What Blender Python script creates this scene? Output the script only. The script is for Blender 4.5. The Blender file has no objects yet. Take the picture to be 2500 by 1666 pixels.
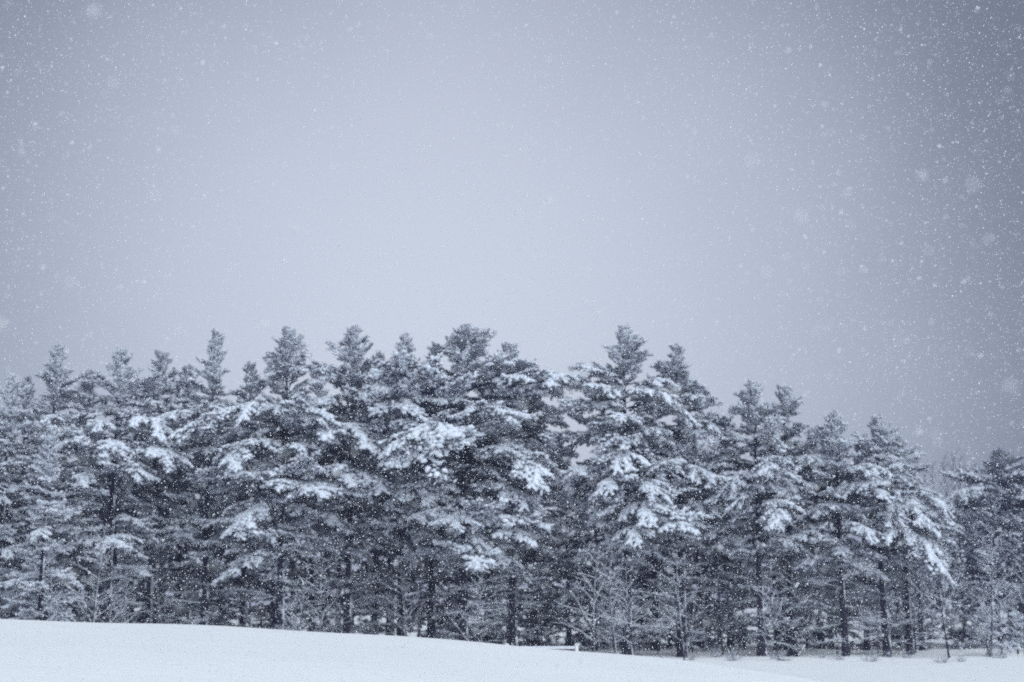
import bpy, math, random
import numpy as np
from mathutils import Vector, Matrix, Quaternion

R = math.radians
rng = np.random.default_rng(7)
random.seed(7)
scene = bpy.context.scene
col = scene.collection

# ------------------------------------------------------------------ camera
H = 3.05                                   # eye above the far field
PITCH = math.atan(647 / 3472)              # tilted up
FPX = 3472.0                               # 50 mm on 36 mm, photo pixels
cam_d = bpy.data.cameras.new('camera')
cam = bpy.data.objects.new('camera', cam_d)
col.objects.link(cam)
cam.location = (0, 0, H)
cam.rotation_euler = (math.pi / 2 + PITCH, 0, 0)
cam_d.lens = 50
cam_d.sensor_width = 36
cam_d.clip_start = 0.1
cam_d.clip_end = 4000
cam_d.dof.use_dof = True
cam_d.dof.focus_distance = 19
cam_d.dof.aperture_fstop = 1.4
scene.camera = cam

# ------------------------------------------------------------------ sky
SUN_EL, SUN_AZ = 40.0, 212.0                 # azimuth from +Y towards -X
world = bpy.data.worlds.new('World')
scene.world = world
world.use_nodes = True
nt = world.node_tree
nt.nodes.clear()
N = nt.nodes.new
L = nt.links.new
out = N('ShaderNodeOutputWorld')
bg = N('ShaderNodeBackground')
sky = N('ShaderNodeTexSky')
sky.sky_type = 'NISHITA'
sky.sun_disc = False
sky.sun_elevation = R(SUN_EL)
sky.sun_rotation = R(-SUN_AZ)
sky.dust_density = 4
tc = N('ShaderNodeTexCoord')
# overcast sky, brightest low ahead; lens vignette painted in as darkening away from there
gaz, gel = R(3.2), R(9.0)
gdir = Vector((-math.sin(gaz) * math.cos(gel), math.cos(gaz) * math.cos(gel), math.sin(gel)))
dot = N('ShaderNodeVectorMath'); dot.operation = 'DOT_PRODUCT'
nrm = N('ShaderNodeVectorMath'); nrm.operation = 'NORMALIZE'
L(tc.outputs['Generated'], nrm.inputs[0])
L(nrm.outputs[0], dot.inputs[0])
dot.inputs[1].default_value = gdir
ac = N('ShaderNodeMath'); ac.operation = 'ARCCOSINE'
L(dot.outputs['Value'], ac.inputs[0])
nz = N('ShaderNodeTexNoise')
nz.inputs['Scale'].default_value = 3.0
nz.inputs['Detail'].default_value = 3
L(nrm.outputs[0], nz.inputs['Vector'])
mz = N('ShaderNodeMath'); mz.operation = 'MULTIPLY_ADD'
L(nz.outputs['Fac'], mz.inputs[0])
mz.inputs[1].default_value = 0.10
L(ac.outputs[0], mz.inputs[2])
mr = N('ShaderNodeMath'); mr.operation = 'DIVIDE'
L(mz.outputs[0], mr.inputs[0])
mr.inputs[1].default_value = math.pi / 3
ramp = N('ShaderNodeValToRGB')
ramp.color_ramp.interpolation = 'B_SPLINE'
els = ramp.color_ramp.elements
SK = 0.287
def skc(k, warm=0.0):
    b = (1 - min(k, 1.0)) * 0.13              # darkened outer sky is bluer
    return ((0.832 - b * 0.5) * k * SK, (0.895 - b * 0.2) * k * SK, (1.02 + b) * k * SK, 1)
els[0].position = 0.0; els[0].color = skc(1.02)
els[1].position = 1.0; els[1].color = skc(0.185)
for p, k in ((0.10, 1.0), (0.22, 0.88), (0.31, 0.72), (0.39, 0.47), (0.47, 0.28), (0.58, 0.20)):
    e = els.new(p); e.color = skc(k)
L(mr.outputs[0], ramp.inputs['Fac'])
sk2 = N('ShaderNodeVectorMath'); sk2.operation = 'SCALE'
L(sky.outputs[0], sk2.inputs[0])
sk2.inputs['Scale'].default_value = 0.006   # what little clear-sky light gets through
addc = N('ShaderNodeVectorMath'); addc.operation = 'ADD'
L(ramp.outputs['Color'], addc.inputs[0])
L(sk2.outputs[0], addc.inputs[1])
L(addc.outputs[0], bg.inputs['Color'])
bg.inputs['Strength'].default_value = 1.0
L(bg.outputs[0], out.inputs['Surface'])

# ------------------------------------------------------------------ sun (overcast: very soft)
sun_d = bpy.data.lights.new('sun', 'SUN')
sun_d.energy = 1.5
sun_d.angle = R(80)
sun_d.color = (0.82, 0.915, 1.0)
sun = bpy.data.objects.new('sun', sun_d)
col.objects.link(sun)
sdir = Vector((-math.sin(R(SUN_AZ)) * math.cos(R(SUN_EL)), math.cos(R(SUN_AZ)) * math.cos(R(SUN_EL)), math.sin(R(SUN_EL))))
sun.rotation_euler = sdir.to_track_quat('Z', 'Y').to_euler()
sun.location = (0, 0, 60)

vs = scene.view_settings
scene.display_settings.display_device = 'sRGB'
vs.view_transform = 'Standard'
vs.look = 'None'
vs.exposure = 1.36
vs.gamma = 1.0
scene.cycles.use_denoising = False
scene.cycles.use_adaptive_sampling = True
scene.cycles.adaptive_threshold = 0.02
scene.cycles.max_bounces = 6
scene.cycles.diffuse_bounces = 3
scene.cycles.volume_bounces = 0
scene.cycles.transparent_max_bounces = 8


# ------------------------------------------------------------------ helpers
def at(u, v, Y):
    """world point seen at photo pixel (u, v) at ground distance Y"""
    dx, dy = (u - 1250) / FPX, (833 - v) / FPX
    c, s = math.cos(PITCH), math.sin(PITCH)
    d = Vector((dx, c - dy * s, s + dy * c))
    return Vector((0, 0, H)) + d * (Y / d.y)


def put(o, **kw):
    for k, v in kw.items():
        o[k] = v
    return o


def new_obj(name, mesh, parent=None):
    o = bpy.data.objects.new(name, mesh)
    col.objects.link(o)
    if parent:
        o.parent = parent
    return o


def empty(name, loc, label, cat, group=None):
    o = bpy.data.objects.new(name, None)
    o.empty_display_size = 0.3
    col.objects.link(o)
    o.location = loc
    o['label'] = label
    o['category'] = cat
    if group:
        o['group'] = group
    return o


def mesh_of(name, V, F, mats, smooth=False, midx=None):
    """V (n,3), F (m,3) triangles"""
    me = bpy.data.meshes.new(name)
    V = np.asarray(V, np.float32)
    F = np.asarray(F, np.int32)
    me.vertices.add(len(V))
    me.vertices.foreach_set('co', V.ravel())
    me.loops.add(F.size)
    me.loops.foreach_set('vertex_index', F.ravel())
    me.polygons.add(len(F))
    me.polygons.foreach_set('loop_start', np.arange(0, F.size, 3, dtype=np.int32))
    me.polygons.foreach_set('loop_total', np.full(len(F), 3, np.int32))
    if midx is not None:
        me.polygons.foreach_set('material_index', np.asarray(midx, np.int32))
    if smooth:
        me.polygons.foreach_set('use_smooth', np.ones(len(F), bool))
    for m in mats:
        me.materials.append(m)
    me.update(calc_edges=True)
    return me


class Geo:
    def __init__(s):
        s.V, s.F, s.n = [], [], 0

    def add(s, V, F):
        V = np.asarray(V, float); F = np.asarray(F, int)
        if len(V) == 0:
            return
        s.V.append(V); s.F.append(F + s.n); s.n += len(V)

    def mesh(s, name, mats, smooth=False):
        return mesh_of(name, np.concatenate(s.V), np.concatenate(s.F), mats, smooth)

    def tube(s, P, r, sides=4):
        P = np.asarray(P, float); n = len(P)
        r = np.broadcast_to(np.asarray(r, float), (n,))
        T = np.gradient(P, axis=0)
        T /= np.linalg.norm(T, axis=1)[:, None] + 1e-9
        ref = np.where(np.abs(T[:, 2:3]) > 0.9, [[1.0, 0, 0]], [[0, 0, 1.0]])
        A = np.cross(T, ref); A /= np.linalg.norm(A, axis=1)[:, None] + 1e-9
        B = np.cross(T, A)
        a = np.arange(sides) * 2 * math.pi / sides
        V = P[:, None] + r[:, None, None] * (np.cos(a)[None, :, None] * A[:, None] + np.sin(a)[None, :, None] * B[:, None])
        F = []
        for i in range(n - 1):
            for k in range(sides):
                k2 = (k + 1) % sides
                p, q, t, w = i * sides + k, i * sides + k2, (i + 1) * sides + k2, (i + 1) * sides + k
                F += [(p, q, t), (p, t, w)]
        for k in range(1, sides - 1):
            F.append(((n - 1) * sides, (n - 1) * sides + k, (n - 1) * sides + k + 1))
        s.add(V.reshape(-1, 3), F)

    def needles(s, P, D, per, ln, wd, spread):
        P = np.repeat(np.asarray(P, float), per, 0)
        D = np.repeat(np.asarray(D, float), per, 0)
        m = len(P)
        if m == 0:
            return
        d = D + spread * rng.normal(size=(m, 3))
        d /= np.linalg.norm(d, axis=1)[:, None] + 1e-9
        w = np.cross(d, rng.normal(size=(m, 3)))
        w /= np.linalg.norm(w, axis=1)[:, None] + 1e-9
        l = ln * rng.uniform(0.7, 1.25, (m, 1))
        w = w * (wd * rng.uniform(0.7, 1.3, (m, 1)))
        V = np.stack([P - w * 0.6, P + w * 0.6, P + d * l + w * 0.35, P + d * l - w * 0.35], 1).reshape(-1, 3)
        b = np.arange(m)[:, None] * 4
        F = np.concatenate([b + [0, 1, 2], b + [0, 2, 3]])
        s.add(V, F)

    def blobs(s, C, rad, zs, D=None, stretch=1.0, jit=0.18, low=False):
        C = np.asarray(C, float); m = len(C)
        if m == 0:
            return
        rad = np.broadcast_to(np.asarray(rad, float), (m,))
        zs = np.broadcast_to(np.asarray(zs, float), (m,))
        IV, IF = (ICO0, ICO0F) if low else (ICO, ICOF)
        T = IV[None] * (1 + jit * rng.normal(size=(m, len(IV), 1)))
        T = T * rad[:, None, None]
        if D is None:
            D = rng.normal(size=(m, 3)); D[:, 2] = 0
        D = D / (np.linalg.norm(D, axis=1)[:, None] + 1e-9)
        side = np.cross(D, [0, 0, 1.0]); side /= np.linalg.norm(side, axis=1)[:, None] + 1e-9
        up = np.cross(side, D)
        V = (C[:, None] + stretch * T[:, :, 0:1] * D[:, None] + T[:, :, 1:2] * side[:, None]
             + T[:, :, 2:3] * zs[:, None, None] * up[:, None])
        F = (np.arange(m)[:, None, None] * len(IV) + IF[None]).reshape(-1, 3)
        s.add(V.reshape(-1, 3), F)


def make_ico(level):
    t = (1 + 5 ** .5) / 2
    V = [(-1, t, 0), (1, t, 0), (-1, -t, 0), (1, -t, 0), (0, -1, t), (0, 1, t), (0, -1, -t), (0, 1, -t), (t, 0, -1), (t, 0, 1), (-t, 0, -1), (-t, 0, 1)]
    F = [(0, 11, 5), (0, 5, 1), (0, 1, 7), (0, 7, 10), (0, 10, 11), (1, 5, 9), (5, 11, 4), (11, 10, 2), (10, 7, 6), (7, 1, 8), (3, 9, 4), (3, 4, 2), (3, 2, 6), (3, 6, 8), (3, 8, 9), (4, 9, 5), (2, 4, 11), (6, 2, 10), (8, 6, 7), (9, 8, 1)]
    V = [Vector(v).normalized() for v in V]
    for _ in range(level):
        mid, F2 = {}, []
        def m(a, b):
            k = (min(a, b), max(a, b))
            if k not in mid:
                V.append(((V[a] + V[b]) / 2).normalized()); mid[k] = len(V) - 1
            return mid[k]
        for a, b, c in F:
            x, y, z = m(a, b), m(b, c), m(c, a)
            F2 += [(a, x, z), (b, y, x), (c, z, y), (x, y, z)]
        F = F2
    return np.array([tuple(v) for v in V]), np.array(F)


ICO, ICOF = make_ico(1)
ICO0, ICO0F = make_ico(0)


# ------------------------------------------------------------------ materials
def mat(name, rough=0.8, spec=0.2):
    m = bpy.data.materials.new(name)
    m.use_nodes = True
    n = m.node_tree.nodes
    p = n['Principled BSDF']
    p.inputs['Roughness'].default_value = rough
    p.inputs['Specular IOR Level'].default_value = spec
    return m, m.node_tree, p


def mixed(name, c1, c2, scale, rough=0.8, spec=0.2, coord='Object', obj_rand=0.0, detail=4):
    m, t, p = mat(name, rough, spec)
    n, l = t.nodes.new, t.links.new
    co = n('ShaderNodeTexCoord')
    no = n('ShaderNodeTexNoise')
    no.inputs['Scale'].default_value = scale
    no.inputs['Detail'].default_value = detail
    l(co.outputs[coord], no.inputs['Vector'])
    mx = n('ShaderNodeMix'); mx.data_type = 'RGBA'
    mx.inputs['A'].default_value = (*c1, 1); mx.inputs['B'].default_value = (*c2, 1)
    rp = n('ShaderNodeMapRange')
    rp.inputs['From Min'].default_value = 0.3; rp.inputs['From Max'].default_value = 0.7
    l(no.outputs['Fac'], rp.inputs['Value'])
    f = rp.outputs['Result']
    if obj_rand:
        oi = n('ShaderNodeObjectInfo')
        ma = n('ShaderNodeMath'); ma.operation = 'MULTIPLY_ADD'; ma.use_clamp = True
        sb = n('ShaderNodeMath'); sb.operation = 'SUBTRACT'
        l(oi.outputs['Random'], sb.inputs[0]); sb.inputs[1].default_value = 0.5
        l(sb.outputs[0], ma.inputs[0]); ma.inputs[1].default_value = obj_rand
        l(f, ma.inputs[2]); f = ma.outputs[0]
    l(f, mx.inputs['Factor'])
    l(mx.outputs['Result'], p.inputs['Base Color'])
    return m, t, p


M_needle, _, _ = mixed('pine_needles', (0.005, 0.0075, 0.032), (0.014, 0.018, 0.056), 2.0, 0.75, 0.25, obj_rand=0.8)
M_twig, _, _ = mixed('twig_bark', (0.022, 0.022, 0.034), (0.052, 0.050, 0.066), 9.0, 0.9, 0.1)
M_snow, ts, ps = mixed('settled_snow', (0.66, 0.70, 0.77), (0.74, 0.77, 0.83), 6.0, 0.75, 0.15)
n, l = ts.nodes.new, ts.links.new
co = n('ShaderNodeTexCoord'); no = n('ShaderNodeTexNoise'); no.inputs['Scale'].default_value = 14; no.inputs['Detail'].default_value = 5
bp = n('ShaderNodeBump'); bp.inputs['Strength'].default_value = 0.5; bp.inputs['Distance'].default_value = 0.05
l(co.outputs['Object'], no.inputs['Vector']); l(no.outputs['Fac'], bp.inputs['Height']); l(bp.outputs[0], ps.inputs['Normal'])

# trunk bark, with driven snow plastered in patches on the windward (+X, towards camera) side
M_bark, tb, pb = mixed('pine_bark', (0.013, 0.013, 0.024), (0.038, 0.036, 0.052), 5.0, 0.95, 0.1)
n, l = tb.nodes.new, tb.links.new
src = pb.inputs['Base Color'].links[0].from_socket
ge = n('ShaderNodeNewGeometry'); dt = n('ShaderNodeVectorMath'); dt.operation = 'DOT_PRODUCT'
dt.inputs[1].default_value = (0.93, -0.36, 0.0)
l(ge.outputs['Normal'], dt.inputs[0])
no = n('ShaderNodeTexNoise'); no.inputs['Scale'].default_value = 1.3; no.inputs['Detail'].default_value = 5
l(ge.outputs['Position'], no.inputs['Vector'])
ad = n('ShaderNodeMath'); ad.operation = 'MULTIPLY_ADD'; ad.inputs[1].default_value = 0.9
l(no.outputs['Fac'], ad.inputs[0]); l(dt.outputs['Value'], ad.inputs[2])
rp = n('ShaderNodeMapRange'); rp.inputs['From Min'].default_value = 1.36; rp.inputs['From Max'].default_value = 1.50
l(ad.outputs[0], rp.inputs['Value'])
mx = n('ShaderNodeMix'); mx.data_type = 'RGBA'; mx.inputs['B'].default_value = (0.85, 0.88, 0.91, 1)
l(src, mx.inputs['A']); l(rp.outputs['Result'], mx.inputs['Factor']); l(mx.outputs['Result'], pb.inputs['Base Color'])

M_ground, tg, pg = mixed('field_snow', (0.85, 0.862, 0.868), (0.89, 0.898, 0.90), 0.25, 0.7, 0.2)
n, l = tg.nodes.new, tg.links.new
co = n('ShaderNodeTexCoord')
mp = n('ShaderNodeMapping'); mp.inputs['Scale'].default_value = (0.5, 1.6, 1)
l(co.outputs['Object'], mp.inputs['Vector'])
no = n('ShaderNodeTexNoise'); no.inputs['Scale'].default_value = 0.9; no.inputs['Detail'].default_value = 8
l(mp.outputs[0], no.inputs['Vector'])
bp = n('ShaderNodeBump'); bp.inputs['Strength'].default_value = 0.22; bp.inputs['Distance'].default_value = 0.12
l(no.outputs['Fac'], bp.inputs['Height']); l(bp.outputs[0], pg.inputs['Normal'])

M_white, _, _ = mixed('white_paint', (0.60, 0.62, 0.66), (0.72, 0.73, 0.75), 12.0, 0.5, 0.3)

# falling flakes let light through as well as reflecting it
M_flake = bpy.data.materials.new('snowflake')
M_flake.use_nodes = True
t = M_flake.node_tree
t.nodes.remove(t.nodes['Principled BSDF'])
df = t.nodes.new('ShaderNodeBsdfDiffuse'); df.inputs['Color'].default_value = (0.95, 0.965, 0.98, 1)
tl = t.nodes.new('ShaderNodeBsdfTranslucent'); tl.inputs['Color'].default_value = (0.95, 0.965, 0.98, 1)
ms = t.nodes.new('ShaderNodeMixShader'); ms.inputs[0].default_value = 0.5
t.links.new(df.outputs[0], ms.inputs[1]); t.links.new(tl.outputs[0], ms.inputs[2])
tr_ = t.nodes.new('ShaderNodeBsdfTransparent'); m2 = t.nodes.new('ShaderNodeMixShader'); m2.inputs[0].default_value = 0.36   # open, porous clumps
t.links.new(ms.outputs[0], m2.inputs[1]); t.links.new(tr_.outputs[0], m2.inputs[2])
t.links.new(m2.outputs[0], t.nodes['Material Output'].inputs['Surface'])

# ------------------------------------------------------------------ ground: hill in front, field and forest floor beyond
YC = 45.0
crest_px = [(-900, 1496), (-400, 1503), (0, 1513), (300, 1521), (600, 1533), (900, 1550), (1150, 1567), (1230, 1573), (1300, 1580), (1420, 1593), (1600, 1606), (1750, 1623), (1850, 1639), (1990, 1664), (2150, 1695), (2350, 1730), (2700, 1740)]
cx = np.array([at(u, v, YC).x for u, v in crest_px])
cz = np.array([at(u, v, YC).z for u, v in crest_px])
cz = np.maximum(cz, 0.02)


def ground_z(x, y):
    x = np.asarray(x, float); y = np.asarray(y, float)
    zc = np.interp(x, cx, cz)
    # smooth the crest line a little
    zc = (zc + np.interp(x - 1.2, cx, cz) + np.interp(x + 1.2, cx, cz)) / 3
    near = zc - 1.0 * np.clip((YC - y) / YC, 0, 2) ** 1.6
    t_ = np.clip((y - YC) / 22.0, 0, 1)
    far = zc * (1 - t_ * t_ * (3 - 2 * t_))
    z = np.where(y < YC, near, far)
    und = 0.035 * np.sin(x * 0.31 + 1.3) * np.sin(y * 0.21) + 0.02 * np.sin(x * 0.9 + y * 0.5)
    forest = np.clip((y - 84) / 12, 0, 1)
    return z + und + forest * (0.18 * np.sin(x * 0.7) * np.sin(y * 0.6 + x * 0.2)) + np.clip((y - 130) / 400, 0, 1) * 2.5


xs = np.concatenate([np.linspace(-900, -70, 30), np.linspace(-66, 66, 190), np.linspace(70, 900, 30)])
ys = np.concatenate([np.linspace(-300, -10, 14), np.linspace(-6, 130, 170), np.linspace(135, 800, 30)])
X, Yg = np.meshgrid(xs, ys)
V = np.stack([X, Yg, ground_z(X, Yg)], -1).reshape(-1, 3)
nx, ny = len(xs), len(ys)
i = (np.arange(ny - 1)[:, None] * nx + np.arange(nx - 1)[None]).ravel()
F = np.concatenate([np.stack([i, i + 1, i + nx + 1], 1), np.stack([i, i + nx + 1, i + nx], 1)])
g = new_obj('snowy_ground', mesh_of('snowy_ground', V, F, [M_ground], True))
put(g, kind='structure', label='smooth snow covered slope and field in front of the forest')


# ------------------------------------------------------------------ pine boughs: variants shared by all trees
def bough(kind, less=1.0):
    """foliage Geo, snow Geo, reference length; base at origin, grows along +X.
    A limb with a few forking secondaries, each a plate of needle tufts carrying its own share of snow."""
    G, S = Geo(), Geo()
    if kind == 'heavy':
        Lr, rise, droop, nb, snow = 4.6, random.uniform(0.3, 0.9), random.uniform(0.45, 1.35), random.randint(14, 17), 1.0
    elif kind == 'medium':
        Lr, rise, droop, nb, snow = 3.0, random.uniform(0.1, 0.5), random.uniform(-0.1, 0.6), random.randint(9, 12), 0.8
    else:
        Lr, rise, droop, nb, snow = 1.5, random.uniform(0.0, 0.2), random.uniform(-0.15, 0.1), 8, 0.8
    snow *= less
    ph = random.uniform(0, 6.28)
    bend = random.uniform(-0.12, 0.12) * Lr
    wig = 0.03 * Lr

    def stem(t):
        return np.array([Lr * t * (1 - 0.06 * t), bend * t * t + wig * math.sin(6 * t + ph), rise * math.sin(t * 1.7) - droop * t ** 2.3 + wig * 0.6 * math.sin(8 * t + 2 * ph)])
    P = np.array([stem(t) for t in np.linspace(0, 1, 10)])
    G.tube(P, np.linspace(0.016 * Lr, 0.007, 10), 4)
    npos, ndir, spos, srad, sdir = [], [], [], [], []
    UP = np.array([0, 0, 1.0])
    for k in range(nb + 1):
        last = k == nb
        t = 0.22 + 0.74 * (k + random.uniform(-0.3, 0.3)) / nb
        if last:
            t = 0.86
        b0 = stem(t)
        tg = stem(min(t + 0.05, 1.02)) - stem(t - 0.05); tg /= np.linalg.norm(tg)
        sd = np.cross(UP, tg); sd /= np.linalg.norm(sd)
        ang = 0.0 if last else R(random.uniform(24, 68)) * (1 if k % 2 else -1)
        d = tg * math.cos(ang) + sd * math.sin(ang) + UP * random.uniform(-0.10, 0.22 if kind == 'heavy' else 0.45)
        d /= np.linalg.norm(d)
        ln = Lr * random.uniform(0.17, 0.40) * (1.12 - 0.35 * abs(t - 0.5))
        sag = {'heavy': random.uniform(0.05, 0.38), 'medium': random.uniform(-0.15, 0.25), 'shoot': random.uniform(-0.35, 0.0)}[kind] * ln
        crv = random.uniform(-0.25, 0.25) * ln
        m_ = max(4, int(ln / 0.10))
        sd2 = np.cross(UP, d); sd2 /= np.linalg.norm(sd2)

        def sec(q):
            return b0 + d * ln * q + sd2 * crv * q * q - UP * sag * q ** 2
        Q = np.array([sec(q) for q in np.linspace(0, 1, 5)])
        G.tube(Q, np.linspace(0.013, 0.005, 5), 3)
        load = random.choice((0.05, 0.3, 0.8, 1.0, 1.0) if kind == 'heavy' else (0.3, 0.6, 0.8, 1.0)) * snow
        for j in range(1, m_ + 1):
            q = j / m_
            c0 = sec(q)
            dd = sec(q + 0.03) - sec(q - 0.03); dd /= np.linalg.norm(dd)
            sx = np.cross(UP, dd); sx /= np.linalg.norm(sx)
            for sg in (-1, 1):
                if q < 0.2 and kind == 'heavy' and random.random() < 0.6:
                    continue
                tw = dd * random.uniform(0.5, 1.0) + sx * sg * random.uniform(0.35, 1.0) + UP * random.uniform(-0.30, 0.42)
                tw /= np.linalg.norm(tw)
                tl = (0.12 if kind == 'shoot' else 0.36 if kind == 'heavy' else 0.24) * random.uniform(0.5, 1.5) * (1.25 - 0.6 * q)
                for w_ in ((0.3, 0.65, 1.0) if tl > 0.16 else (0.5, 1.0)):
                    p = c0 + tw * tl * w_ - UP * 0.25 * tl * w_ * w_ * (1 if kind == 'heavy' else 0)
                    npos.append(p); ndir.append(tw)
                    if random.random() < load * 0.88:
                        big = (0.088 if kind == 'heavy' else 0.08 if kind == 'medium' else 0.07)
                        spos.append(p + UP * 0.05); srad.append(big * random.uniform(0.5, 1.35)); sdir.append(tw)
            if random.random() < load:
                big = 0.105 if kind == 'heavy' else 0.09 if kind == 'medium' else 0.075
                spos.append(c0 + UP * (0.05 + 0.3 * big)); srad.append(big * random.uniform(0.55, 1.2) * (1.1 - 0.35 * q)); sdir.append(dd)
    npos = np.array(npos); ndir = np.array(ndir)
    G.needles(npos, ndir, 5 if kind == 'shoot' else 7 if kind == 'medium' else 8, 0.15, 0.0125, 0.60)
    S.blobs(np.array(spos), np.array(srad), rng.uniform(0.5, 0.85, len(spos)), np.array(sdir), 1.25)
    for _ in range(4 if kind == 'shoot' else 2 if kind == 'medium' else 1):
        pick = rng.random(len(npos)) < (0.6 if kind == 'heavy' else 0.8 if kind == 'medium' else 0.75) * less
        nd = ndir[pick] + rng.normal(size=(pick.sum(), 3)) * 0.45
        nd /= np.linalg.norm(nd, axis=1)[:, None]
        S.blobs(npos[pick] + nd * 0.06 + [0, 0, 0.02], rng.uniform(0.024, 0.044, pick.sum()), 0.8, nd, 2.3, 0.15, low=True)
    return G, S, Lr


BOUGH, JOINED, DARK = {}, {}, {}
for kind, cnt in (('heavy', 7), ('medium', 7), ('shoot', 5)):
    BOUGH[kind] = []
    for k in range(cnt):
        G, S, Lr = bough(kind)
        BOUGH[kind].append((G.mesh('bough_foliage', [M_needle]), S.mesh('bough_snow', [M_snow], True), Lr))
        for lib_, less in ((JOINED, 0.4), (DARK, 0.16)) if k < 4 else ():
            G, S, Lr = bough(kind, less)          # sheltered boughs of the rows behind hold little snow
            V1, F1, V2, F2 = np.concatenate(G.V), np.concatenate(G.F), np.concatenate(S.V), np.concatenate(S.F)
            lib_.setdefault(kind, []).append((mesh_of('snowy_bough', np.concatenate([V1, V2]), np.concatenate([F1, F2 + len(V1)]), [M_needle, M_snow], False,
                                                np.r_[np.zeros(len(F1)), np.ones(len(F2))]), None, Lr))


def dead_bough():
    G, S = Geo(), Geo()
    Lr = 2.4
    sag = random.uniform(0.1, 0.6)
    def stem(t):
        return np.array([Lr * t, 0.15 * math.sin(3 * t + sag * 9), 0.25 * t - sag * t * t])
    P = np.array([stem(t) for t in np.linspace(0, 1, 8)])
    G.tube(P, np.linspace(0.028, 0.008, 8), 3)
    S.tube(P + [0, 0, 0.024], np.linspace(0.026, 0.014, 8), 3)
    for k in range(13):
        t = 0.2 + 0.78 * k / 13
        a = R(random.uniform(25, 75)) * random.choice((-1, 1))
        ln = random.uniform(0.35, 1.1) * (1.1 - 0.6 * t)
        d = np.array([math.cos(a), math.sin(a), random.uniform(-0.35, 0.25)])
        Q = np.array([stem(t) + d * ln * q + np.array([0, 0, -0.12 * ln * q * q]) for q in np.linspace(0, 1, 5)])
        G.tube(Q, np.linspace(0.011, 0.004, 5), 3)
        S.tube(Q + [0, 0, 0.012], np.linspace(0.016, 0.009, 5), 3)
        for j in range(3):
            q = random.uniform(0.3, 1); b = stem(t) + d * ln * q
            d2 = d + rng.normal(size=3) * 0.6; d2 /= np.linalg.norm(d2)
            W = np.array([b, b + d2 * random.uniform(0.12, 0.4)])
            G.tube(W, [0.005, 0.003], 3); S.tube(W + [0, 0, 0.008], [0.011, 0.007], 3)
    return G.mesh('dead_branch', [M_twig]), S.mesh('dead_branch_snow', [M_snow]), Lr


DEAD = [dead_bough() for _ in range(5)]


def hang(tree, entry, base, direction, length, roll=0.0, name='bough'):
    """one bough (with its snow) from base (tree-local) along direction"""
    fm, sm, Lr = entry
    d = Vector(direction).normalized()
    yaw = math.atan2(d.y, d.x)
    pit = math.asin(max(-1, min(1, d.z)))
    M = Matrix.Rotation(yaw, 4, 'Z') @ Matrix.Rotation(-pit, 4, 'Y') @ Matrix.Rotation(roll, 4, 'X')
    s = length / Lr
    fl = random.choice((-1, 1))
    b = new_obj(name, fm, tree)
    b.matrix_basis = Matrix.Translation(base) @ M @ Matrix.Diagonal((s, s * fl * random.uniform(0.85, 1.15), s, 1))
    if sm:
        put(new_obj('snow_load', sm, b), kind='stuff')
    return b


def trunk_mesh(h, r0, lean=0.25):
    G = Geo()
    n_ = 22
    a, b_ = random.uniform(0, 6.28), random.uniform(0.5, 1.2)
    zz = np.linspace(0, 1, n_)
    off = lean * np.sin(zz * 3.0 * b_)[:, None] * np.array([[math.cos(a), math.sin(a)]]) * 0.6
    off = off - off[-1] * zz[:, None]
    P = np.concatenate([off, (zz * h - 0.3 * (zz == 0))[:, None]], 1)
    rr = r0 * (1 - zz) ** 0.85 * (1 + 0.5 * np.exp(-zz * 25)) + 0.012
    G.tube(P, rr, 9)
    return G.mesh('trunk', [M_bark], True), P


def axis_at(P, z):
    return Vector((float(np.interp(z, P[:, 2], P[:, 0])), float(np.interp(z, P[:, 2], P[:, 1])), z))


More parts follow.
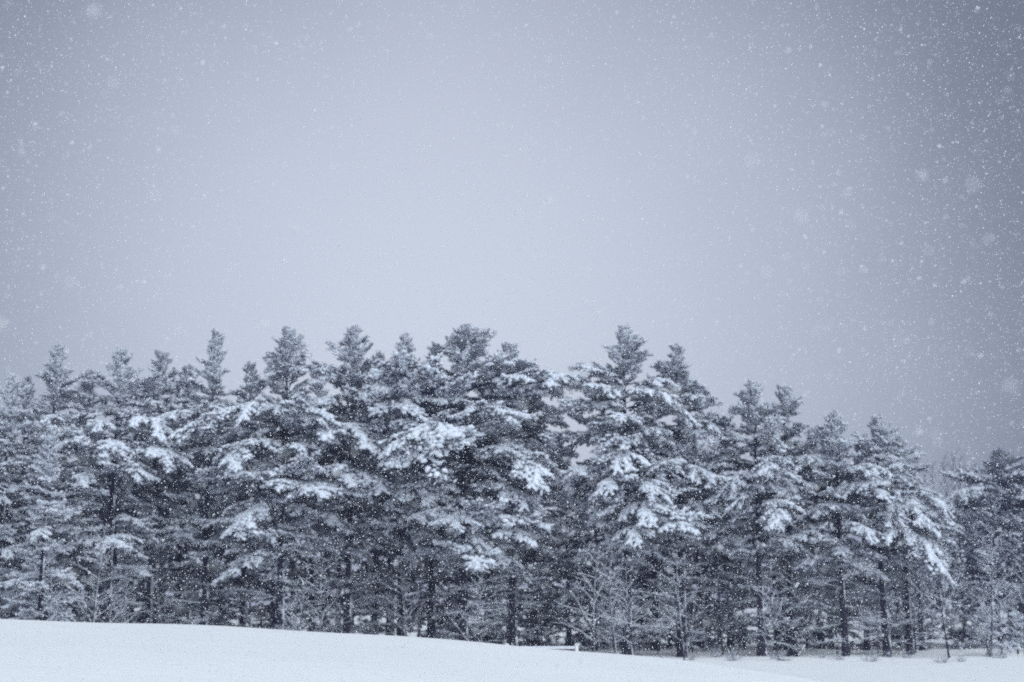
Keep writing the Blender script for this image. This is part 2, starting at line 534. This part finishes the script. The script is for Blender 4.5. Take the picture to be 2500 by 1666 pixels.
def pine(u, v, Y, Rm, label, live=0.22, dens=1.0, snow=1.0, dome=0.55, group=None, name='pine_tree', heroes=(), dead=True, cat='tree', thin=1.0, lib=None):
    """Rm crown radius (m); live: height fraction where the live crown starts"""
    lib = lib or BOUGH
    top = at(u, v, Y)
    gz = float(ground_z(top.x, Y))
    h = top.z - gz
    tr = empty(name, (top.x, Y, gz), label, cat, group)
    me, P = trunk_mesh(h, 0.0125 * h + 0.03)
    new_obj('trunk', me, tr)
    # leader shoots
    for k in range(3):
        hang(tr, random.choice(lib['shoot']), axis_at(P, h - 0.7 * k - 0.75), (random.uniform(-.3, .3) * (1 + k), random.uniform(-.3, .3) * (1 + k), 1), 0.8)
    z = h - 0.35
    a0 = random.uniform(0, 6.28)
    zl = h * live
    lob = [random.uniform(0, 6.28) for _ in range(4)]
    while z > zl:
        f = (h - z) / (h - zl)                          # 0 top .. 1 lowest live bough
        prof = min(1.0, f / dome) ** (0.60 if Rm > 5 else 0.70) * (1.0 if f < dome else 1.0 - 0.35 * (f - dome) / (1 - dome))
        a0 += 2.4
        if f < 0.2:
            nb = 3 if Rm > 5 else 2
        else:
            nb = random.choice((2, 2, 3)) if thin > 0.8 else 2
        for k in range(nb):
            a = a0 + 6.283 * (k + random.uniform(-0.35, 0.35)) / nb
            # uneven crown: lobes around and up the tree
            lobe = 1 + 0.22 * math.sin(2 * a + lob[0] + z * 0.5) + 0.16 * math.sin(z * 1.1 + lob[1] + a)
            ln = max(0.8, Rm * prof * lobe * random.uniform(0.5, 1.08) * (random.uniform(0.5, 1.0) if f < 0.2 and Rm > 5 else 1.0))
            el = R(52 * (1 - min(1, f / 0.34)) + 10 - 16 * f + random.uniform(-14, 14))
            sl = 1.6 if Rm > 5 else 1.1          # the tips stay inside a blunt cone below the leader
            ln = min(ln, max(0.55, (0.45 + sl * (h - z)) / (math.cos(el) + sl * max(0, math.sin(el)))))
            if ln < 1.35:
                kind = 'shoot'
            elif f < 0.22 or ln < 2.0:
                kind = 'medium'
            else:
                kind = 'heavy' if random.random() < 0.8 * snow * (1.0 if f < 0.7 else 0.6) else 'medium'
            d = (math.cos(a) * math.cos(el), math.sin(a) * math.cos(el), math.sin(el))
            hang(tr, random.choice(lib[kind]), axis_at(P, max(0.5, z + random.uniform(-0.15, 0.15))), d, ln, R(random.uniform(-20, 20)))
        z -= (0.15 + 0.22 * min(1, f * 2.5)) * random.uniform(0.7, 1.3) / thin
    if dead:
        z = zl
        while z > 0.8:
            for k in range(3):
                a = random.uniform(0, 6.28)
                el = R(random.uniform(-12, 22))
                hang(tr, random.choice(DEAD), axis_at(P, z + random.uniform(-.3, .3)),
                     (math.cos(a) * math.cos(el), math.sin(a) * math.cos(el), math.sin(el)), random.uniform(1.2, 2.8), 0, 'dead_branch')
            z -= random.uniform(0.5, 0.8)
    for (v0, u1, v1, dy, k) in heroes:                  # conspicuous laden boughs of this very tree
        b0 = at(u, v0, Y)
        base = axis_at(P, b0.z - gz)
        tip = at(u1, v1, Y + dy) - Vector((top.x, Y, gz))
        d = tip - base
        hang(tr, BOUGH['heavy'][k % 7], base, (d.x, d.y, d.z + 0.28 * d.length), d.length * 1.06, R(random.uniform(-6, 6)))
    return tr


FRONT = [
    # u, v, Y, R, live, dome, label, heroes
    (28, 925, 88, 3.6, 0.16, 0.6, 'snowy pine cut by the left edge of the picture', ()),
    (142, 853, 90, 3.5, 0.20, 0.6, 'pine with ragged dark tip, second crown from the left edge', ()),
    (296, 858, 88, 3.8, 0.22, 0.55, 'narrow topped pine with drooping laden boughs, third crown from the left', ((1010, 375, 1085, -2.0, 0), (1120, 300, 1180, -3.0, 1), (1110, 410, 1165, -2.4, 2))),
    (392, 866, 94, 3.2, 0.25, 0.55, 'short bushy topped pine tucked between two taller pines left of centre', ()),
    (527, 818, 90, 3.7, 0.22, 0.6, 'dark pine with dense rounded tip and little snow, fifth crown from the left', ((1010, 400, 1060, -2.4, 3),)),
    (706, 811, 87, 4.9, 0.24, 0.55, 'tall pine with a pointed tip and wide heavily laden lower boughs', ((1040, 870, 1125, -2.2, 0), (1075, 560, 1170, -2.6, 1), (1185, 900, 1240, -2.0, 2), (1210, 590, 1325, -2.6, 3), (985, 500, 1080, -1.8, 4), (1190, 780, 1230, -3.5, 5))),
    (862, 806, 92, 4.3, 0.24, 0.55, 'tall round tipped pine just left of the broad domed pine', ((940, 960, 1010, -1.8, 5),)),
    (990, 824, 98, 3.0, 0.3, 0.5, 'slim pine tip rising behind the left flank of the broad domed pine', ()),
    (1136, 805, 88, 6.1, 0.24, 0.46, 'broad domed pine, widest and tallest crown in the middle of the row', ((1060, 1065, 1110, -3.0, 0), (1120, 1320, 1210, -2.4, 1), (960, 1365, 975, -0.5, 4), (1200, 1260, 1265, -2.6, 2), (1260, 1030, 1300, -2.8, 3), (1240, 1250, 1330, -2.8, 5), (1030, 940, 1060, -2.0, 6))),
    (1252, 846, 91, 4.0, 0.26, 0.55, 'lower shoulder crown on the right side of the broad domed pine', ((1090, 1335, 1205, -2.2, 1),)),
    (1521, 810, 88, 4.7, 0.24, 0.55, 'tall pointed pine standing right of the sky gap', ((1090, 1370, 1095, -1.0, 4), (1110, 1510, 1170, -4.0, 0), (1180, 1600, 1240, -2.8, 2), (1170, 1420, 1200, -3.0, 3), (1250, 1650, 1310, -2.6, 5), (960, 1650, 1040, -1.8, 1))),
    (1650, 852, 90, 3.9, 0.32, 0.55, 'slim pine with a dark bare trunk showing, beside the tall pointed pine', ((1040, 1760, 1080, -1.2, 6), (1130, 1750, 1210, -1.8, 4))),
    (1840, 943, 89, 3.7, 0.36, 0.55, 'left one of the twin tipped pines on the right half', ((1130, 1905, 1175, -2.0, 2), (1160, 1780, 1220, -2.0, 6))),
    (1912, 948, 91, 3.6, 0.36, 0.55, 'right one of the twin tipped pines on the right half', ((1140, 1990, 1170, -2.4, 0),)),
    (2042, 1016, 89, 3.5, 0.38, 0.55, 'thin tipped pine right of the twin pines, bare trunk below', ((1270, 2110, 1330, -2.4, 0), (1180, 2140, 1240, -2.0, 3))),
    (2140, 1024, 90, 3.5, 0.38, 0.55, 'spiky tipped pine above a long drooping snowy bough on the right', ((1275, 2275, 1420, -1.8, 1), (1260, 2250, 1380, -2.4, 4), (1180, 2250, 1290, -1.6, 5))),
    (2196, 1072, 92, 3.3, 0.34, 0.6, 'last pine of the sloping row before the hazy gap on the right', ((1180, 2290, 1260, -1.0, 2),)),
    (2440, 1100, 140, 6.6, 0.30, 0.55, 'dark round headed pine standing apart near the right edge', ((1180, 2335, 1260, -2.0, 3),)),
    (2520, 1140, 138, 5.6, 0.30, 0.55, 'dark pine cut by the right edge of the picture', ()),
]
for (u, v, Y, Rm, live, dome, lab, heroes) in FRONT:
    dark = 'dark' in lab
    pine(u, v, Y, Rm, lab, live=live + (0.06 if 200 < u < 1700 else 0.0), dome=dome, lib=JOINED if u > 2300 else None, snow=(0.35 if u > 2300 else 0.75) if dark else 1.0, heroes=heroes)

# young pines in front of the row
pine(128, 1050, 83, 2.3, 'young heavily snow laden pine in front of the left end of the row', live=0.1, dome=0.8, dead=False, name='young_pine')
pine(2408, 1488, 93, 1.7, 'small snow covered young pine at the foot of the forest on the right', live=0.05, dome=0.8, dead=False, name='young_pine')
pine(2480, 1505, 95, 1.5, 'smallest young pine at the forest foot by the right edge', live=0.05, dome=0.8, dead=False, name='young_pine')

# second and third rows: dark depth between the front crowns
BG = 'pines standing behind the front row'
BACK = [(-60, 950, 97), (70, 930, 99), (215, 915, 97), (345, 930, 100), (460, 898, 99), (612, 892, 101), (780, 900, 102), (925, 868, 101), (1060, 860, 99),
        (1200, 880, 102), (1310, 1090, 100), (1450, 1140, 99), (1590, 925, 102), (1700, 1035, 104), (1770, 1060, 108), (1880, 1010, 104), (1985, 1052, 100), (2095, 1075, 102), (2230, 1150, 101), (2560, 1180, 112)]
SHORT = {28: 'the leftmost pine', 142: 'the ragged pine', 296: 'the third pine', 392: 'the short bushy pine', 527: 'the dark tipped pine', 706: 'the pointed pine',
         862: 'the round tipped pine', 990: 'the slim tip', 1136: 'the broad domed pine', 1252: 'its shoulder crown', 1521: 'the gap pine', 1650: 'the slim pine',
         1840: 'the left twin pine', 1912: 'the right twin pine', 2042: 'the thin tipped pine', 2140: 'the spiky tipped pine', 2196: 'the row end pine', 2440: 'the dark round headed pine', 2520: 'the rightmost pine'}
US = sorted(SHORT)


def near_text(u):
    lo = [x for x in US if x <= u]; hi = [x for x in US if x > u]
    if not lo: return 'left of ' + SHORT[US[0]]
    if not hi: return 'right of ' + SHORT[US[-1]]
    return 'between ' + SHORT[lo[-1]] + ' and ' + SHORT[hi[0]]


SEEN = {}


def place(kind, u):
    """label: kind and the gap it stands in, counted from the left where a gap holds several"""
    t_ = near_text(u)
    n_ = SEEN[kind + t_] = SEEN.get(kind + t_, 0) + 1
    return kind + ('', ' second from left', ' third from left', ' fourth from left', ' fifth from left')[n_ - 1] + ' ' + t_


for (u, v, Y) in BACK:
    pine(u, v, Y, random.uniform(3.0, 4.2), place('second row pine', u), live=0.22, group=BG, thin=0.7, lib=JOINED)
for k, u in enumerate(list(range(-120, 2640, 135)) + list(range(-60, 2640, 150))):
    vv = np.interp(u, [0, 1250, 1380, 1500, 2200, 2640], [1010, 980, 1160, 1050, 1190, 1260]) + random.uniform(-30, 40)
    pine(u + random.uniform(-30, 30), float(vv) + (30 if k > 20 else 0), random.uniform(106, 112) if k < 21 else random.uniform(115, 122), random.uniform(3.4, 4.6), 'pine deep in the forest, seen only in gaps between nearer trees',
         live=0.03, group='pines deep in the forest', thin=0.5, dead=False, lib=DARK)


# dark low evergreens filling the foot of the forest
for k in range(34):
    u = -60 + 2640 * ((k + random.uniform(0.2, 0.8)) / 34) ** 0.9
    Y = random.uniform(98, 107)
    vt = float(np.interp(u, [0, 1250, 2500], [1330, 1380, 1440])) + random.uniform(-60, 70)
    pine(u, vt, Y, random.uniform(1.9, 2.7), place('low evergreen', u), live=0.03, dome=0.85, snow=0.5, dead=False, group='low evergreens at the foot of the forest', name='low_evergreen', thin=0.7, lib=DARK)


# ------------------------------------------------------------------ bare saplings with snow lined twigs
def sapling_mesh(h, fork=False, straight=False):
    T, G, S = Geo(), Geo(), Geo()
    n_ = 12
    wob = rng.normal(size=2) * 0.25
    zz = np.linspace(0, 1, n_)
    P = np.stack([wob[0] * np.sin(zz * 2.2), wob[1] * np.sin(zz * 2.6), zz * h - 0.2 * (zz == 0)], 1)
    rr = np.linspace(0.0085 * h, 0.008, n_)
    T.tube(P, rr, 5)
    S.tube(P[1:] + [0.5 * rr[0], -0.4 * rr[0], 0], rr[1:] * 0.30 + 0.003, 3)     # snow driven on to the windward side of the stem
    nb = int(h * 4.2)
    for k in range(nb):
        f = 0.13 + 0.85 * (k / nb)
        b = np.array([np.interp(f, zz, P[:, 0]), np.interp(f, zz, P[:, 1]), f * h])
        a = k * 2.4 + random.uniform(-.5, .5)
        el = R((62 if straight else random.uniform(18, 52)))
        ln = h * (0.40 if not straight else 0.22) * (1.05 - f) ** 0.7 * random.uniform(0.55, 1.15) + 0.25
        d = np.array([math.cos(a) * math.cos(el), math.sin(a) * math.cos(el), math.sin(el)])
        sag = random.uniform(-0.1, 0.28) * ln
        def br(q):
            return b + d * ln * q + np.array([0, 0, -sag * q * q])
        Q = np.array([br(q) for q in np.linspace(0, 1, 6)]) + rng.normal(size=(6, 3)) * 0.02
        Q[0] = b
        G.tube(Q, np.linspace(0.0035 * h * 0.6 + 0.004, 0.004, 6), 3)
        S.tube(Q + [0, 0, 0.016], np.linspace(0.017, 0.008, 6), 3)
        for j in range(int(2 + ln * 2.6)):
            q = random.uniform(0.2, 1.0)
            d2 = d * 0.9 + rng.normal(size=3) * 0.55 + np.array([0, 0, 0.10]); d2 /= np.linalg.norm(d2)
            l2 = random.uniform(0.18, 0.45) * ln * (1.2 - 0.6 * q) + 0.1
            b2 = br(q)
            W = np.array([b2, b2 + d2 * l2 * .5 + rng.normal(size=3) * .02, b2 + d2 * l2])
            G.tube(W, [0.007, 0.005, 0.003], 3)
            if random.random() < 0.6:
                S.tube(W + [0, 0, 0.012], [0.010, 0.009, 0.006], 3)
            for i_ in range(1):
                d3 = d2 + rng.normal(size=3) * 0.6; d3 /= np.linalg.norm(d3)
                b3 = b2 + d2 * l2 * random.uniform(.3, 1)
                W = np.array([b3, b3 + d3 * random.uniform(.1, .3)])
                G.tube(W, [0.004, 0.0025], 3)
    return T.mesh('sapling_stem', [M_bark], True), G.mesh('sapling_twigs', [M_twig]), S.mesh('sapling_snow', [M_snow])


SAP = [(sapling_mesh(h), h) for h in (5.0, 6.0, 7.0, 4.2, 6.5, 5.5)]


def sapling(u, Y, h, label, group=None, var=None, name='bare_sapling', z=None):
    x = (u - 1250) / FPX * Y * math.cos(PITCH) * 1.02
    gz = float(ground_z(x, Y))
    o = empty(name, (x, Y, gz), label, 'sapling', group)
    (t_, g_, s_), hr = SAP[random.randrange(len(SAP)) if var is None else var]
    o.scale = (h / hr,) * 3
    o.rotation_euler = (R(random.uniform(-5, 5)), R(random.uniform(-5, 5)), random.uniform(0, 6.28))
    new_obj('stem', t_, o); put(new_obj('twigs', g_, o), kind='stuff'); put(new_obj('twig_snow', s_, o), kind='stuff')
    return o


for (u, Y, h, lab) in [
    (245, 82, 7.6, 'tallest bare sapling in front of the pines on the left, twigs lined with snow'),
    (150, 80, 5.2, 'bare sapling right under the young snow laden pine on the left'),
    (330, 81, 4.6, 'low spreading bare sapling left of the first dark trunk'),
    (730, 82, 5.5, 'thin pale stemmed sapling under the pointed tip pine'),
    (808, 81, 6.2, 'straight pale sapling just right of another thin stem, left of centre'),
    (1160, 83, 5.4, 'slender sapling below the broad domed pine'),
    (1445, 81, 6.6, 'leaning feathery sapling above the end of the white rail'),
    (1500, 82, 7.2, 'upright feathery sapling right of the white rail'),
    (1545, 80, 5.6, 'bare sapling with low snowy limbs between the white rail and the dark trunk'),
    (1660, 82, 6.4, 'pale sapling in front of the slim pine with the dark trunk'),
    (1885, 83, 5.8, 'bare sapling at the foot of the twin tipped pines'),
    (2290, 88, 8.5, 'tall bare sapling in the hazy gap on the right'),
    (2390, 90, 8.0, 'tall bare sapling in front of the dark round headed pine'),
    (2470, 89, 7.0, 'bare sapling near the right edge beside the small young pines'),
]:
    sapling(u, Y, h, lab)
for k in range(24):
    u = -120 + 2760 * (k + random.uniform(0, 1)) / 24
    Y = random.uniform(84, 100)
    h = random.uniform(3.4, 7.2) * (1.15 if u > 1700 else 1.0)
    sapling(u, Y, h, place('bare sapling', u), 'bare saplings among the trunks')


# low brush along the forest edge
def brush_mesh():
    G, S = Geo(), Geo()
    for k in range(26):
        a = random.uniform(0, 6.28); el = R(random.uniform(25, 80)); ln = random.uniform(0.5, 1.5)
        d = np.array([math.cos(a) * math.cos(el), math.sin(a) * math.cos(el), math.sin(el)])
        b = np.array([random.uniform(-.35, .35), random.uniform(-.35, .35), -0.08])
        Q = np.array([b + d * ln * q + np.array([0, 0, -0.35 * ln * q * q * math.cos(el)]) for q in np.linspace(0, 1, 5)])
        G.tube(Q, np.linspace(0.010, 0.004, 5), 3); S.tube(Q[1:] + [0, 0, .014], np.linspace(0.018, 0.009, 4), 3)
        for j in range(7):
            q = random.uniform(.3, 1); b2 = b + d * ln * q + np.array([0, 0, -0.35 * ln * q * q * math.cos(el)])
            d2 = d + rng.normal(size=3) * .7; d2 /= np.linalg.norm(d2)
            W = np.array([b2, b2 + d2 * random.uniform(.12, .4)])
            G.tube(W, [.005, .003], 3); S.tube(W + [0, 0, .009], [.006, .004], 3) if j < 2 else None
    return G.mesh('brush_twigs', [M_twig]), S.mesh('brush_snow', [M_snow])


BR = [brush_mesh() for _ in range(4)]
for k in range(30):
    u = 1180 + 1400 * (k + random.uniform(0, 1)) / 24 if k < 24 else random.uniform(-50, 1200)
    Y = random.uniform(80, 90)
    x = (u - 1250) / FPX * Y
    gz = float(ground_z(x, Y))
    o = empty('brush', (x, Y, gz), 'low tangled brush dusted with snow along the forest edge', 'bush', 'low brush along the forest edge')
    g_, s_ = random.choice(BR)
    o.scale = (random.uniform(.4, .8),) * 3
    o.rotation_euler = (0, 0, random.uniform(0, 6.28))
    put(new_obj('twigs', g_, o), kind='stuff'); put(new_obj('twig_snow', s_, o), kind='stuff')

# ------------------------------------------------------------------ far hazy trees seen in the gaps on the right
FAR = [(sapling_mesh(13.0, straight=True), 13.0) for _ in range(3)]
k = 0
for (u, v, Y) in [(2255, 1150, 165), (2282, 1128, 170), (2306, 1108, 168), (2330, 1102, 172), (2354, 1112, 166), (2378, 1126, 175), (2235, 1170, 172), (2500, 1130, 180), (2470, 1120, 176), (1745, 1000, 150), (1715, 1010, 152), (1775, 1018, 155)]:
    top = at(u, v, Y)
    gz = float(ground_z(top.x, Y))
    far_r = u > 2000
    o = empty('bare_tree', (top.x, Y, gz), 'faint bare tree far behind in the hazy gap near the right edge' if far_r else 'faint far tree showing between the slim pine and the twin tipped pines',
              'tree', 'faint far trees on the right' if far_r else 'faint far trees right of centre')
    (t_, g_, s_), hr = FAR[k % 3]; k += 1
    s = (top.z - gz) / hr
    o.scale = (s, s, s); o.rotation_euler = (0, 0, random.uniform(0, 6.28))
    new_obj('trunk', t_, o); put(new_obj('twigs', g_, o), kind='stuff'); put(new_obj('twig_snow', s_, o), kind='stuff')


# ------------------------------------------------------------------ white rail poking out behind the slope
def box(G, x0, x1, y0, y1, z0, z1, ch=0.012):
    # chamfered box: two stacked rings at each end of z
    def ring(z, i):
        return [(x0 + i, y0, z), (x1 - i, y0, z), (x1, y0 + i, z), (x1, y1 - i, z), (x1 - i, y1, z), (x0 + i, y1, z), (x0, y1 - i, z), (x0, y0 + i, z)]
    def inr(z):
        return [(x0 + 2 * ch, y0 + ch, z), (x1 - 2 * ch, y0 + ch, z), (x1 - ch, y0 + 2 * ch, z), (x1 - ch, y1 - 2 * ch, z), (x1 - 2 * ch, y1 - ch, z), (x0 + 2 * ch, y1 - ch, z), (x0 + ch, y1 - 2 * ch, z), (x0 + ch, y0 + 2 * ch, z)]
    V = inr(z0) + ring(z0 + ch, ch) + ring(z1 - ch, ch) + inr(z1)
    F = []
    for r_ in range(3):
        for k in range(8):
            k2 = (k + 1) % 8
            F += [(r_ * 8 + k, r_ * 8 + k2, r_ * 8 + 8 + k2), (r_ * 8 + k, r_ * 8 + 8 + k2, r_ * 8 + 8 + k)]
    for k in range(1, 7):
        F += [(0, k + 1, k), (24, 24 + k, 25 + k)]
    G.add(V, F)


RY = 54.0
pt = at(1408, 1575, RY)
gz = float(ground_z(pt.x, RY))
fence = empty('rail_fence', (pt.x, RY, gz), 'white wooden rail and end post poking out behind the snowy slope', 'fence')
for k, xo in enumerate((0.0, -2.6, -5.2)):
    G = Geo(); box(G, xo - 0.055, xo + 0.055, -0.055, 0.055, -0.3, pt.z - gz)
    new_obj('post', G.mesh('post', [M_white]), fence)
    G = Geo(); G.blobs(np.array([[xo + q, 0, pt.z - gz + 0.015] for q in (-.03, 0, .03)]), 0.06, 0.6, np.array([[1.0, 0, 0]] * 3), 1.0, 0.08)
    new_obj('snow_cap', G.mesh('snow_cap', [M_snow], True), fence)
rt = at(1408, 1580, RY).z - gz
rb = at(1408, 1585, RY).z - gz
for k, (xa, xb) in enumerate(((-2.545, -0.055), (-5.145, -2.655))):
    G = Geo(); box(G, xa, xb, -0.02, 0.02, rb, rt)
    r_ = new_obj('rail', G.mesh('rail', [M_white]), fence)
    q = np.arange(xa + 0.05, xb - 0.02, 0.06)
    G = Geo(); G.blobs(np.stack([q, 0 * q, 0 * q + rt + 0.005], 1), rng.uniform(.035, .05, len(q)), 0.6, np.array([[1.0, 0, 0]] * len(q)), 1.4, 0.08)
    new_obj('snow_cap', G.mesh('snow_cap', [M_snow], True), r_)

# ------------------------------------------------------------------ falling snow
NF = 160000
OCT = np.array([(1, 1, 1), (-1, -1, 1), (-1, 1, -1), (1, -1, -1)], float) * 0.8
OCTF = np.array([(0, 2, 1), (0, 1, 3), (0, 3, 2), (1, 2, 3)])
YMAX = 30.0
yy = (rng.random(NF) * (YMAX ** 3 - 2.6 ** 3) + 2.6 ** 3) ** (1 / 3)
xx = rng.uniform(-1, 1, NF) * (0.40 * yy + 1.5)
el = rng.uniform(-0.075, 0.47, NF)
zz = H + el * yy + rng.uniform(-.6, .6, NF)
keep = zz > ground_z(xx, yy) + 0.05
P = np.stack([xx, yy, zz], 1)[keep]
m = len(P)
sz = rng.lognormal(math.log(0.0046), 0.42, m).clip(0.002, 0.012)
T = OCT[None] * rng.uniform(0.55, 1.35, (m, 4, 1)) * sz[:, None, None]
# tumble each flake
q = rng.normal(size=(m, 4)); q /= np.linalg.norm(q, axis=1)[:, None]
w, x, y, z = q.T
RM = np.stack([np.stack([1 - 2 * (y * y + z * z), 2 * (x * y - z * w), 2 * (x * z + y * w)], -1),
               np.stack([2 * (x * y + z * w), 1 - 2 * (x * x + z * z), 2 * (y * z - x * w)], -1),
               np.stack([2 * (x * z - y * w), 2 * (y * z + x * w), 1 - 2 * (x * x + y * y)], -1)], 1)
V = P[:, None] + np.einsum('mij,mkj->mki', RM, T)
F = (np.arange(m)[:, None, None] * 4 + OCTF[None]).reshape(-1, 3)
fl = new_obj('falling_snow', mesh_of('falling_snow', V.reshape(-1, 3), F, [M_flake], True))
put(fl, kind='stuff', label='snowflakes falling through the air between camera and forest', category='snow')

# ------------------------------------------------------------------ snowy air
M_haze = bpy.data.materials.new('snowy_air')
M_haze.use_nodes = True
t = M_haze.node_tree
t.nodes.clear()
o_ = t.nodes.new('ShaderNodeOutputMaterial')
pv = t.nodes.new('ShaderNodeVolumePrincipled')
pv.inputs['Color'].default_value = (0.60, 0.66, 1.0, 1)
pv.inputs['Density'].default_value = 0.0009
t.links.new(pv.outputs[0], o_.inputs['Volume'])
G = Geo()
hv = [(x_, y_, z_) for x_ in (-910, 910) for y_ in (-310, 810) for z_ in (-1.6, 34)]
G.add(hv, [(0, 1, 3), (0, 3, 2), (4, 6, 7), (4, 7, 5), (0, 4, 5), (0, 5, 1), (2, 3, 7), (2, 7, 6), (0, 2, 6), (0, 6, 4), (1, 5, 7), (1, 7, 3)])
hz = new_obj('haze', G.mesh('haze', [M_haze]))
put(hz, kind='stuff', label='thin pale snowy haze filling the air', category='haze')
